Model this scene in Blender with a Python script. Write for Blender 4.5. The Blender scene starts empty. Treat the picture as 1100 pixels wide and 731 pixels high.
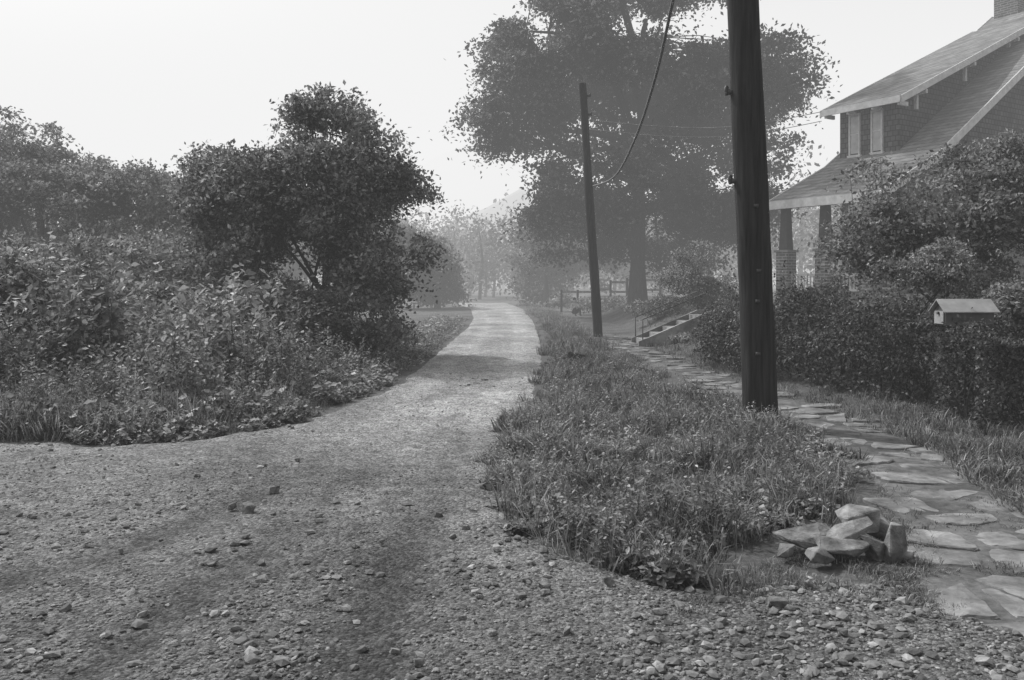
import bpy, math, random
import numpy as np
from mathutils import Vector, Euler
rng=np.random.default_rng(7); random.seed(7)
F=900.0;H=1.55;HV=300.0
def gp(u,v,z=0.0):
    y=(H-z)*F/(v-HV); return ((u-550)/F*y, y)
def ss(a):
    a=np.clip(a,0,1); return a*a*(3-2*a)
_tab=np.random.default_rng(3).random((256,256))
def vnoise(x,y):
    x=np.asarray(x,float);y=np.asarray(y,float)
    xi=np.floor(x).astype(int);yi=np.floor(y).astype(int);fx=x-xi;fy=y-yi
    fx=fx*fx*(3-2*fx);fy=fy*fy*(3-2*fy)
    a=_tab[xi%256,yi%256];b=_tab[(xi+1)%256,yi%256];c=_tab[xi%256,(yi+1)%256];d=_tab[(xi+1)%256,(yi+1)%256]
    return (a*(1-fx)+b*fx)*(1-fy)+(c*(1-fx)+d*fx)*fy-0.5
def fbm(x,y,o=4):
    s=0;a=1
    for i in range(o):
        s=s+a*vnoise(x*2**i+17*i,y*2**i+31*i);a*=.5
    return s
def hgt(x,y):
    x=np.asarray(x,float);y=np.asarray(y,float)
    b=.55*ss((x-3.3)/1.7)*ss((y-9.5)/5)
    l=.6*ss((-x-6)/8)*ss((y-8)/6)
    return b+l
# ---------------- materials
def mat_new(name):
    m=bpy.data.materials.new(name);m.use_nodes=True;nt=m.node_tree
    return m,nt,nt.nodes['Principled BSDF'],nt.nodes['Material Output']
def N(nt,t,**k):
    n=nt.nodes.new(t)
    for a,b in k.items(): setattr(n,a,b)
    return n
def ramp(nt,src,stops):
    r=N(nt,'ShaderNodeValToRGB')
    while len(r.color_ramp.elements)<len(stops): r.color_ramp.elements.new(.5)
    for e,(p,c) in zip(r.color_ramp.elements,stops): e.position=p;e.color=(c,c,c,1)
    nt.links.new(src,r.inputs[0]);return r.outputs[0]
def noise_node(nt,scale,detail=6,rough=.6,vec=None):
    n=N(nt,'ShaderNodeTexNoise');n.inputs['Scale'].default_value=scale;n.inputs['Detail'].default_value=detail;n.inputs['Roughness'].default_value=rough
    if vec is None:
        g=N(nt,'ShaderNodeNewGeometry');vec=g.outputs['Position']
    nt.links.new(vec,n.inputs['Vector']);return n.outputs['Fac']
def mul(nt,a,b,op='MULTIPLY'):
    m=N(nt,'ShaderNodeMath',operation=op)
    for i,q in enumerate((a,b)):
        if isinstance(q,(int,float)): m.inputs[i].default_value=q
        else: nt.links.new(q,m.inputs[i])
    return m.outputs[0]
def bump(nt,p,h,strength=.5,dist=.02):
    b=N(nt,'ShaderNodeBump');b.inputs['Strength'].default_value=strength;b.inputs['Distance'].default_value=dist
    nt.links.new(h,b.inputs['Height']);nt.links.new(b.outputs[0],p.inputs['Normal'])
def gray(name,lo,hi,scale=8,rough=.85,bs=.4,bd=.01,spec=.2,vecstretch=None,big=None,isl=False):
    m,nt,p,o=mat_new(name)
    vec=None
    if vecstretch:
        g=N(nt,'ShaderNodeTexCoord');mp=N(nt,'ShaderNodeMapping');mp.inputs['Scale'].default_value=vecstretch
        nt.links.new(g.outputs['Object'],mp.inputs[0]);vec=mp.outputs[0]
    n=noise_node(nt,scale,8,.65,vec)
    c=ramp(nt,n,[(.3,lo),(.7,hi)])
    if big: c=mul(nt,c,ramp(nt,noise_node(nt,big,4),[(.35,.5),(.65,1.15)]))
    if isl:
        g2=N(nt,'ShaderNodeNewGeometry');c=mul(nt,c,ramp(nt,g2.outputs['Random Per Island'],[(0,.5),(.8,1.0),(1,1.4)]))
    nt.links.new(c,p.inputs['Base Color'])
    p.inputs['Roughness'].default_value=rough;p.inputs['Specular IOR Level'].default_value=spec
    if bs>0: bump(nt,p,n,bs,bd)
    return m
def leafmat(name,lo,hi,trans=.3,cs=1.2,rough=.45,spec=.16):
    m,nt,p,o=mat_new(name)
    g=N(nt,'ShaderNodeNewGeometry')
    r=ramp(nt,g.outputs['Random Per Island'],[(0,lo),(.5,lo+(hi-lo)*.4),(.88,hi*.85),(1,hi*1.3)])
    n=ramp(nt,noise_node(nt,cs,3),[(.3,.5),(.7,1.4)])
    c=mul(nt,r,n)
    nt.links.new(c,p.inputs['Base Color']);p.inputs['Roughness'].default_value=rough;p.inputs['Specular IOR Level'].default_value=spec
    t=N(nt,'ShaderNodeBsdfTranslucent');nt.links.new(c,t.inputs['Color'])
    mx=N(nt,'ShaderNodeMixShader');mx.inputs[0].default_value=trans
    nt.links.new(p.outputs[0],mx.inputs[1]);nt.links.new(t.outputs[0],mx.inputs[2]);nt.links.new(mx.outputs[0],o.inputs['Surface'])
    return m
M_bark=gray('bark',.025,.08,14,.95,.8,.03,.1,(1,1,.25))
M_leaf=leafmat('tree_leaves',.05,.24,.36)
M_leafL=leafmat('shrub_leaves',.08,.44,.36)
M_leafD=leafmat('hedge_leaves',.03,.22,.25)
M_weed=leafmat('weed_leaves',.08,.46,.35,.8)
M_grass=leafmat('grass_blades',.06,.38,.3,1.6,.6,.1)
M_pole=gray('creosoted_wood',.012,.06,22,.9,.7,.02,.08,(1,1,.06))
M_pole2=gray('weathered_wood',.025,.07,22,.9,.5,.01,.1,(1,1,.1))
M_stone=gray('flagstone',.12,.34,7,.95,.8,.015,.1,None,2.5)
M_rock=gray('rock',.10,.38,9,.95,1,.03,.1,None,6)
M_gravel=gray('gravel',.09,.36,16,.95,.3,.005,.1,isl=True)
M_white=gray('white_paint',.45,.70,5,.6,.1,.003)
M_conc=gray('concrete',.2,.36,9,.9,.4,.005,.1,None,1.5)
M_metal=gray('painted_metal',.25,.42,7,.5,.1,.002,.4)
M_metalb=gray('shaded_box_paint',.09,.16,7,.6,.1,.002,.3)  # mailbox sides: backlit shade put into the colour, darker than its roof
M_metald=gray('dark_metal',.04,.08,10,.5,.1,.002,.5)
M_cable=gray('cable',.02,.03,10,.6,0)
M_cable2=gray('old_cable',.12,.18,10,.6,0)
# ---------------- mesh accum
class Acc:
    def __init__(s): s.v=[];s.f=[];s.m=[];s.n=0;s.mats=[]
    def mi(s,mat):
        if mat not in s.mats: s.mats.append(mat)
        return s.mats.index(mat)
    def add(s,v,f,mat):
        v=np.asarray(v,float).reshape(-1,3);f=np.asarray(f,int)
        if f.shape[1]==4: f=np.concatenate([f[:,[0,1,2]],f[:,[0,2,3]]])
        s.v.append(v);s.f.append(f+s.n);s.m.append(np.full(len(f),s.mi(mat)));s.n+=len(v)
    def box(s,a,b,mat):
        x0,y0,z0=a;x1,y1,z1=b
        v=[(x0,y0,z0),(x1,y0,z0),(x1,y1,z0),(x0,y1,z0),(x0,y0,z1),(x1,y0,z1),(x1,y1,z1),(x0,y1,z1)]
        s.add(v,[(0,3,2,1),(4,5,6,7),(0,1,5,4),(1,2,6,5),(2,3,7,6),(3,0,4,7)],mat)
    def build(s,name,smooth=False,parent=None,loc=None,attr=None):
        v=np.concatenate(s.v);f=np.concatenate(s.f);m=np.concatenate(s.m)
        me=bpy.data.meshes.new(name)
        me.vertices.add(len(v));me.vertices.foreach_set('co',v.ravel())
        me.loops.add(f.size);me.loops.foreach_set('vertex_index',f.ravel().astype(np.int32))
        me.polygons.add(len(f));me.polygons.foreach_set('loop_start',np.arange(0,f.size,3,dtype=np.int32))
        me.polygons.foreach_set('loop_total',np.full(len(f),3,dtype=np.int32))
        for q in s.mats: me.materials.append(q)
        me.polygons.foreach_set('material_index',m.astype(np.int32))
        me.polygons.foreach_set('use_smooth',np.full(len(f),smooth))
        me.update(calc_edges=True)
        if attr:
            at=me.attributes.new(attr[0],'FLOAT','POINT');at.data.foreach_set('value',attr[1](v[:,0],v[:,1]).astype(np.float32))
        o=bpy.data.objects.new(name,me);bpy.context.scene.collection.objects.link(o)
        if parent: o.parent=parent
        if loc: o.location=loc
        return o
def tube(acc,pts,rad,mat,sides=7,cap=True):
    pts=np.asarray(pts,float);n=len(pts)
    rad=np.broadcast_to(np.asarray(rad,float),(n,))
    V=[]
    for i in range(n):
        d=pts[min(i+1,n-1)]-pts[max(i-1,0)];d/=np.linalg.norm(d)+1e-9
        a=np.array([1,0,0]) if abs(d[0])<.8 else np.array([0,1,0])
        p=np.cross(d,a);p/=np.linalg.norm(p);q=np.cross(d,p)
        for k in range(sides):
            t=2*math.pi*k/sides;V.append(pts[i]+rad[i]*(math.cos(t)*p+math.sin(t)*q))
    Fc=[]
    for i in range(n-1):
        for k in range(sides):
            a=i*sides+k;b=i*sides+(k+1)%sides;Fc.append((a,b,b+sides,a+sides))
    acc.add(V,Fc,mat)
    if cap:
        V2=V[-sides:]+[pts[-1]];acc.add(V2,[(k,(k+1)%sides,sides) for k in range(sides)],mat)
LEAF_V=np.array([(0,0,0),(.28,.45,.06),(0,1,-.05),(-.28,.45,.06)]);LEAF_F=np.array([(0,1,2),(0,2,3)])
def orient(n,up=.6,r=rng):
    nr=r.normal(size=(n,3));nr/=np.linalg.norm(nr,axis=1)[:,None];nr[:,2]+=up;nr/=np.linalg.norm(nr,axis=1)[:,None]
    a=r.normal(size=(n,3));t=np.cross(nr,a);t/=np.linalg.norm(t,axis=1)[:,None];b=np.cross(t,nr)
    return np.stack([b,t,nr],axis=2)
def scatter(acc,TV,TF,pos,R,sc,mat):
    sc=np.asarray(sc,float)
    if sc.ndim==1: sc=sc[:,None]*np.ones(3)
    v=np.einsum('nij,nkj->nki',R,TV[None]*sc[:,None,:])+pos[:,None,:]
    k=len(TV);f=TF[None]+(np.arange(len(pos))*k)[:,None,None]
    acc.add(v.reshape(-1,3),f.reshape(-1,TF.shape[1]),mat)
def yaw(n,tilt=.15,r=rng):
    a=r.uniform(0,2*math.pi,n);c,s=np.cos(a),np.sin(a);z=np.zeros(n);o=np.ones(n)
    R=np.stack([np.stack([c,-s,z],1),np.stack([s,c,z],1),np.stack([z,z,o],1)],1)
    tx=r.normal(0,tilt,n);ty=r.normal(0,tilt,n)
    S=np.stack([np.stack([o,z,tx],1),np.stack([z,o,ty],1),np.stack([z,z,o],1)],1)
    return S@R
def in_poly(x,y,P):
    P=np.asarray(P);c=np.zeros(x.shape,bool);j=len(P)-1
    for i in range(len(P)):
        xi,yi=P[i];xj,yj=P[j]
        with np.errstate(divide='ignore',invalid='ignore'):
            t=((yi>y)!=(yj>y))&(x<(xj-xi)*(y-yi)/(yj-yi+1e-12)+xi)
        c^=t;j=i
    return c
def pdist(x,y,P,closed=True):
    P=np.asarray(P,float);d=np.full(x.shape,1e9)
    for i in range(0 if closed else 1,len(P)):
        a=P[i-1];b=P[i];ab=b-a;L=(ab**2).sum()+1e-12
        t=np.clip(((x-a[0])*ab[0]+(y-a[1])*ab[1])/L,0,1)
        d=np.minimum(d,np.hypot(x-a[0]-t*ab[0],y-a[1]-t*ab[1]))
    return d
def sdist(x,y,P):
    return np.where(in_poly(x,y,P),1,-1)*pdist(x,y,P)
def grid(name,xs,ys,zf,mat,mask=None,attr=None):
    X,Y=np.meshgrid(xs,ys);Z=zf(X,Y);nx=len(xs);ny=len(ys)
    V=np.stack([X,Y,Z],-1).reshape(-1,3)
    i=np.arange(nx-1)[None,:]+np.arange(ny-1)[:,None]*nx
    Fq=np.stack([i,i+1,i+nx+1,i+nx],-1).reshape(-1,4)
    if mask is not None:
        mk=mask(X,Y).ravel();Fq=Fq[mk[Fq].any(1)]
    a=Acc();a.add(V,Fq,mat);return a.build(name,True,attr=attr)
# ---------------- tree
def tree(name,base,blobs,ncl,lpc,leaf,clr,trunk_r,trunk_top,leafm,seed,limbs=14,up=.6,thr=-.12):
    r=np.random.default_rng(seed);A=Acc();base=np.array(base,float)
    top=np.array(trunk_top,float)
    k=8;ts=np.linspace(0,1,k)[:,None]
    tp=base+(top-base)*ts+np.concatenate([r.normal(0,.06,(k,2))*np.linalg.norm(top-base)*.15*ts,np.zeros((k,1))],1)
    tr=trunk_r*(1-.75*ts[:,0]);tr[0]*=1.35
    tube(A,tp,tr,M_bark,10)
    B=[(np.array(c,float),np.array(q,float)) for c,q in blobs]
    w=np.array([np.prod(q)**.8 for c,q in B]);w/=w.sum()
    bi=r.choice(len(B),size=ncl*3,p=w);d=r.normal(size=(ncl*3,3));d/=np.linalg.norm(d,axis=1)[:,None]
    rad=np.minimum(r.uniform(.25,1,ncl*3)**.5*(1+.12*r.normal(size=ncl*3)),1.1)
    C=np.array([c for c,q in B])[bi]+d*rad[:,None]*np.array([q for c,q in B])[bi]
    sc=1.1*max(.35,clr)
    nz=vnoise(C[:,0]/sc/1.6+seed,C[:,2]/sc/1.6)+vnoise(C[:,1]/sc/1.6+seed*2,C[:,2]/sc/1.6+9)
    C=C[nz>thr][:ncl]
    C=C[C[:,2]>base[2]+.15]
    dd=((C[:,None,:]-C[None,:,:])**2).sum(-1);nn=np.sort(dd,1)[:,7]**.5;C=C[nn<clr*2.3]
    nodes=list(tp[3:])
    for i in range(limbs):
        c,q=B[i%len(B)] if i<2*len(B) else B[r.choice(len(B),p=w)]
        d=r.normal(size=3);d/=np.linalg.norm(d);d[2]=d[2]*.8
        e=c+d*q*.7
        e=C[np.argmin(((C-e)**2).sum(1))]
        s=tp[r.integers(2,k-1)]
        m=(s+e)/2+np.array([0,0,.10*np.linalg.norm(e-s)])+r.normal(0,.05,3)*np.linalg.norm(e-s)
        tt=np.linspace(0,1,7)[:,None];pp=(1-tt)**2*s+2*tt*(1-tt)*m+tt**2*e
        tube(A,pp,trunk_r*.42*(1-.88*tt[:,0]),M_bark,6)
        nodes+=list(pp[2:])
    nodes=np.array(nodes)
    for c in C[::2]:
        j=np.argmin(((nodes-c)**2).sum(1));p=nodes[j];m=(p+c)/2+r.normal(0,.08,3)*np.linalg.norm(c-p)
        tube(A,[p,m,c],[trunk_r*.07+.004,trunk_r*.04+.003,.003],M_bark,4,False)
    n=len(C);sz=r.uniform(.5,1.3,n)
    off=r.normal(size=(n,lpc,3))*np.array([1,1,.42])*clr*.5*sz[:,None,None]
    off[:,:,2]-=.3*(off[:,:,0]**2+off[:,:,1]**2)/max(clr,.1)
    P=(C[:,None,:]+off).reshape(-1,3)
    P=P[P[:,2]>hgt(P[:,0],P[:,1])+.03]
    scatter(A,LEAF_V,LEAF_F,P,orient(len(P),up,r),leaf*r.uniform(.6,1.25,len(P)),leafm)
    return A.build(name)
def px(u,v,y): return ((u-550)/F*y, y, H+(HV-v)*y/F)
# ---------------- ground
def groundmat():
    m,nt,p,o=mat_new('grassy_soil')
    a=noise_node(nt,.9,5);b=noise_node(nt,22,8,.7)
    c=mul(nt,ramp(nt,a,[(.35,.08),(.7,.17)]),ramp(nt,b,[(.3,.5),(.7,1.4)]))
    nt.links.new(c,p.inputs['Base Color']);p.inputs['Roughness'].default_value=.95;p.inputs['Specular IOR Level'].default_value=.1
    bump(nt,p,b,.9,.04);return m
M_ground=groundmat()
xs=np.concatenate([-np.geomspace(900,61,14),np.arange(-60,60.1,.5),np.geomspace(61,900,14)])
ys=np.concatenate([-np.geomspace(300,7,10),np.arange(-6,80,.5),np.geomspace(81,1500,18)])
L=[(-14,6.9)]+[gp(*q) for q in [(0,474),(130,479),(240,469),(330,453),(400,425),(440,404),(472,377),(502,352),(508,342),(505,332),(490,326)]]
Rr=[gp(*q) for q in [(545,326),(562,332),(573,345),(580,362),(583,380),(582,410),(572,440),(552,470),(545,500),(548,530),(572,570),(620,596),(690,620),(760,632),(840,625),(960,622),(1010,645),(1150,690)]]+[(14,3.4),(14,-4),(-14,-4)]
ROAD=L+Rr
grid('ground',xs,ys,lambda x,y:hgt(x,y)+.03*fbm(x*.4,y*.4)*ss((np.abs(x)-5)/3)*ss(-sdist(x,y,ROAD)/2),M_ground)
RUTS=[[gp(*q) for q in R_] for R_ in ([(515,332),(525,345),(515,365),(480,395),(440,430),(380,480),(270,540),(100,610),(-300,700)],[(545,332),(556,350),(556,380),(545,410),(515,450),(470,520),(430,600),(380,731),(300,1200)],[(500,420),(420,480),(330,560),(200,650),(60,760)])]
def wear(x,y):
    d0=pdist(x,y,RUTS[0],False);d1=pdist(x,y,RUTS[1],False);d2=pdist(x,y,RUTS[2],False)
    w=np.exp(-(d0/.17)**2)+np.exp(-(d1/.19)**2)+.8*np.exp(-(d2/.16)**2)
    return np.clip(w*(1+1.0*fbm(x*1.1,y*.7)),0,1.1)
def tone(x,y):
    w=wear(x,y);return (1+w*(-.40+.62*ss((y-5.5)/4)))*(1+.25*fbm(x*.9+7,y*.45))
def roadmat():
    m,nt,p,o=mat_new('gravel_road')
    g=N(nt,'ShaderNodeNewGeometry');sx=N(nt,'ShaderNodeSeparateXYZ');nt.links.new(g.outputs['Position'],sx.inputs[0])
    at=N(nt,'ShaderNodeAttribute');at.attribute_name='tone'
    big=ramp(nt,noise_node(nt,.7,5,.6),[(.3,.6),(.7,1.2)])
    med=ramp(nt,noise_node(nt,7,6,.7),[(.3,.6),(.7,1.35)])
    v=N(nt,'ShaderNodeTexVoronoi');v.inputs['Scale'].default_value=55;nt.links.new(g.outputs['Position'],v.inputs['Vector'])
    bw=N(nt,'ShaderNodeRGBToBW');nt.links.new(v.outputs['Color'],bw.inputs[0])
    peb=ramp(nt,bw.outputs[0],[(.2,.55),(.8,1.5)])
    v2=N(nt,'ShaderNodeTexVoronoi');v2.inputs['Scale'].default_value=140;nt.links.new(g.outputs['Position'],v2.inputs['Vector'])
    bw2=N(nt,'ShaderNodeRGBToBW');nt.links.new(v2.outputs['Color'],bw2.inputs[0])
    peb2=ramp(nt,bw2.outputs[0],[(.2,.75),(.8,1.3)])
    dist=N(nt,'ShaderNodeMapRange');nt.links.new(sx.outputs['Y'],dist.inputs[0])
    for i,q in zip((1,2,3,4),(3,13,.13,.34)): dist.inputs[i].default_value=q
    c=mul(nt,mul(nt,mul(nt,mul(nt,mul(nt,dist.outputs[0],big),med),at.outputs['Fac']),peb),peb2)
    nt.links.new(c,p.inputs['Base Color']);p.inputs['Roughness'].default_value=.95;p.inputs['Specular IOR Level'].default_value=.08
    h=mul(nt,mul(nt,v.outputs['Distance'],-.6),noise_node(nt,30,8,.7),'ADD')
    bump(nt,p,h,.9,.025);return m
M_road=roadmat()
xr=np.arange(-14,14.01,.1);yr=np.concatenate([np.arange(-4,20,.1),np.arange(20,56,.35)])
def rsd(x,y): return sdist(x,y,ROAD)+.22*fbm(x*2.3,y*2.3)*ss((16-y)/4)+.05*fbm(x*6,y*6)
def roadz(x,y):
    sd=rsd(x,y);return hgt(x,y)+.045*ss((sd+.1)/.4)-.012+.016*fbm(x*1.3,y*.5)*ss(sd/.3)+.010*fbm(x*5,y*5,3)*ss(sd/.2)-.018*np.clip(wear(x,y),0,1)*ss(sd/.3)
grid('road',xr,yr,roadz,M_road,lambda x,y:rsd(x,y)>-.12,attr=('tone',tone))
def rock_templates(k,seed,flat=.65):
    phi=(1+5**.5)/2
    V=np.array([(-1,phi,0),(1,phi,0),(-1,-phi,0),(1,-phi,0),(0,-1,phi),(0,1,phi),(0,-1,-phi),(0,1,-phi),(phi,0,-1),(phi,0,1),(-phi,0,-1),(-phi,0,1)],float)/1.9
    Fc=np.array([(0,11,5),(0,5,1),(0,1,7),(0,7,10),(0,10,11),(1,5,9),(5,11,4),(11,10,2),(10,7,6),(7,1,8),(3,9,4),(3,4,2),(3,2,6),(3,6,8),(3,8,9),(4,9,5),(2,4,11),(6,2,10),(8,6,7),(9,8,1)])
    r=np.random.default_rng(seed);out=[]
    for i in range(k): out.append((V*r.uniform(.65,1.25,(12,1))*np.array([r.uniform(.8,1.3),r.uniform(.6,1),flat*r.uniform(.6,1.1)])*.5,Fc))
    return out
A=Acc();RT=rock_templates(8,5)
def addgrav(n,x0,x1,y0,y1,smin,smax,pw,keepfn):
    y=1/rng.uniform(1/y1,1/y0,n);x=rng.uniform(x0,x1,n)
    k=(np.abs(x)<y*.66+.3);x=x[k];y=y[k]
    k=keepfn(x,y)&(sdist(x,y,ROAD)>-.12)&(rng.random(len(x))>.92*np.clip(wear(x,y)*1.2,0,1));x=x[k];y=y[k]
    s=smin+(smax-smin)*rng.random(len(x))**pw
    z=roadz(x,y)+s*.12
    idx=rng.integers(0,8,len(x))
    for j in range(8):
        q=idx==j;P=np.stack([x,y,z],1)[q]
        scatter(A,RT[j][0],RT[j][1],P,yaw(len(P),.25),s[q],M_gravel)
addgrav(60000,-8,8,2.8,13,.008,.028,2.0,lambda x,y:fbm(x*.8,y*.8)+.45*ss((x+1)/3)>-.05)
addgrav(9000,-8,8,2.8,14,.018,.075,3.2,lambda x,y:fbm(x*.8+5,y*.8)+.4*ss((x+.5)/2.5)>-.02)
addgrav(3500,-1,6,3.0,5.2,.02,.065,2.2,lambda x,y:(fbm(x*1.5+5,y*1.5)>-.2))
A.build('gravel')
# rocks
def rock(acc,c,size,seed,mat=M_rock,rot=0,tilt=(0,0)):
    import bmesh
    r=np.random.default_rng(seed);bm=bmesh.new()
    pts=r.uniform(-1,1,(16,3))
    pts=pts/np.maximum(np.linalg.norm(pts,axis=1)[:,None]**.25*np.abs(pts).max(1)[:,None]**.75,.01)*r.uniform(.8,1.1,(16,1))
    pts[:,2]=np.sign(pts[:,2])*np.minimum(np.abs(pts[:,2])*1.4,1)
    for p in pts*np.array(size)/2: bm.verts.new(p)
    bmesh.ops.convex_hull(bm,input=bm.verts)
    for v in [v for v in bm.verts if not v.link_faces]: bm.verts.remove(v)
    bmesh.ops.dissolve_limit(bm,angle_limit=.3,verts=bm.verts,edges=bm.edges)
    bmesh.ops.bevel(bm,geom=bm.edges[:],offset=min(size)*.05,segments=1,affect='EDGES')
    bmesh.ops.triangulate(bm,faces=bm.faces[:])
    bmesh.ops.subdivide_edges(bm,edges=bm.edges[:],cuts=1,use_grid_fill=True)
    for v in bm.verts: v.co+=Vector(r.normal(0,min(size)*.012,3))
    bmesh.ops.triangulate(bm,faces=bm.faces[:])
    Em=Euler((tilt[0],tilt[1],rot)).to_matrix()
    bm.verts.index_update()
    V=[tuple(Em@v.co+Vector(c)) for v in bm.verts]
    acc.add(V,[[v.index for v in f.verts] for f in bm.faces],mat);bm.free()
A=Acc()
for (u,v,y,s,rt,tl,sd) in [
 (864,575,4.75,(.34,.26,.09),.2,(.3,-.1),1),(922,558,4.9,(.30,.22,.10),.1,(.15,-.15),2),(905,588,4.6,(.32,.18,.10),.1,(.3,-.15),3),
 (913,572,4.72,(.32,.16,.065),.4,(.25,-.35),4),(959,585,4.6,(.15,.11,.23),.1,(.1,.15),5),(936,593,4.66,(.16,.15,.15),.9,(.2,.3),6),
 (948,566,4.95,(.22,.18,.12),.3,(.2,.1),7),(882,596,4.5,(.16,.12,.07),.3,(.1,.1),8),(974,604,4.6,(.10,.09,.07),1,(0,0),9),(845,592,4.6,(.11,.09,.06),1,(0,0),10)]:
    x,yy,z=px(u,v,y);rock(A,(x,yy,max(z,.02)),s,sd,M_rock,rt,tl)
A.build('rock_pile')
A=Acc()
for i,(u,v,s) in enumerate([(270,556,.14),(295,533,.08),(250,551,.07),(450,724,.045),(528,692,.05),(700,560,.07),(20,560,.05),(836,660,.09),(655,635,.07),(868,636,.06),(420,700,.03),(60,640,.03),(500,575,.05),(560,650,.05),(610,690,.05),(585,640,.06),(905,690,.05),(320,500,.05),(190,505,.05),(130,600,.04),(410,590,.04),(350,650,.035),(660,540,.06),(230,690,.03)]):
    x,y=gp(u,v);rock(A,(x,y,.045),(s*1.1,s*.7,s*.6),40+i,M_rock,rng.uniform(0,6),(.1,.1))
A.build('loose_stones')
A=Acc();x,y=gp(618,390);rock(A,(x,y,.08),(.42,.3,.24),77,M_bark,.3,(.1,.2));rock(A,(x-.18,y-.1,.05),(.2,.2,.14),78,M_bark,.9,(.1,.2));A.build('dirt_mound')
# ---------------- stone path
cy=np.array([2.6,3.8,4.65,5.6,7,8.2,9.3,12.7,17.4,24,34]);cx=np.array([2.55,2.6,2.72,3.0,3.38,3.5,3.46,3.1,2.72,2.55,2.5]);cw=np.array([1.25,1.2,1.05,.85,.8,.75,.8,.72,.7,.6,.6])
M_dirt=gray('path_dirt',.08,.20,14,.95,.8,.02,.1,None,1.5)
PATH=[(np.interp(y,cy,cx)-np.interp(y,cy,cw)*.62,y) for y in np.arange(2.6,24,.5)]+[(np.interp(y,cy,cx)+np.interp(y,cy,cw)*.62,y) for y in np.arange(24,2.5,-.5)]
def psd(x,y): return sdist(x,y,PATH)+.25*fbm(x*3,y*3)
grid('path',np.arange(1.5,4.6,.08),np.arange(2.6,24,.12),lambda x,y:hgt(x,y)+.03*ss((psd(x,y)+.1)/.3)-.014+.010*fbm(x*5,y*5),M_dirt,lambda x,y:psd(x,y)>-.12)
def clip(poly,p,n):
    out=[]
    for i in range(len(poly)):
        a=poly[i-1];b=poly[i];da=(a-p)@n;db=(b-p)@n
        if (da<=0)!=(db<=0): out.append(a+(b-a)*da/(da-db))
        if db<=0: out.append(b)
    return out
seeds=[]
y=2.7
while y<22:
    w=np.interp(y,cy,cw);c=np.interp(y,cy,cx);k=rng.choice([2,3,3]) if y<5.2 else rng.choice([1,2,2,3])
    for j in range(k): seeds.append((c+w*((j+.5)/k-.5)+rng.normal(0,.1),y+rng.normal(0,.12)))
    y+=(.34 if y<6 else .34)*rng.uniform(.7,1.3)
seeds=np.array(seeds);A=Acc()
for i,sp in enumerate(seeds):
    w=np.interp(sp[1],cy,cw);c=np.interp(sp[1],cy,cx)
    if rng.random()<(.06 if sp[1]<6 else .16): continue
    R0=rng.uniform(.26,.42) if sp[1]<6 else rng.uniform(.16,.32)
    poly=[sp+R0*np.array([math.cos(t)*1.15,math.sin(t)*.9])*rng.uniform(.6,1.2) for t in np.linspace(0,2*math.pi,8)[:-1]+rng.uniform(0,1)]
    for j in np.argsort(((seeds-sp)**2).sum(1))[1:10]:
        n=seeds[j]-sp;Ln=np.linalg.norm(n)+1e-6;n=n/Ln
        poly=clip(poly,sp+n*(Ln/2-rng.uniform(.012,.045)),n)
        if len(poly)<3: break
    if len(poly)<3: continue
    P=[]
    for a in range(len(poly)):
        p0,p1=poly[a],poly[(a+1)%len(poly)];Ls=np.linalg.norm(p1-p0);P.append(p0+(np.array(poly).mean(0)-p0)*.03)
        for t in np.arange(.05,Ls-.03,.055)/max(Ls,1e-6): P.append(p0+(p1-p0)*t+rng.normal(0,.008,2))
    P=np.array(P);cen=P.mean(0);n=len(P)
    zb=float(hgt(*cen))+.022;tx,ty=rng.normal(0,.03,2);hh=rng.uniform(-.008,.010)
    def lay(P,z,nzv=0): return [(p[0],p[1],zb+z+(p[0]-cen[0])*tx+(p[1]-cen[1])*ty+(rng.normal(0,nzv) if nzv else 0)) for p in P]
    V=lay(P,-.06)+lay(P,hh-.006,.002)+lay(cen+(P-cen)*.95,hh+.002,.0015)+lay(cen+(P-cen)*.5,hh+.004,.002)+lay([cen],hh+.003)
    Fc=[]
    for a in range(n):
        b=(a+1)%n
        for q in range(3): Fc+=[(a+q*n,b+q*n,b+(q+1)*n),(a+q*n,b+(q+1)*n,a+(q+1)*n)]
        Fc.append((a+3*n,b+3*n,4*n))
    A.add(V,Fc,M_stone)
A.build('stone_path')
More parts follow.
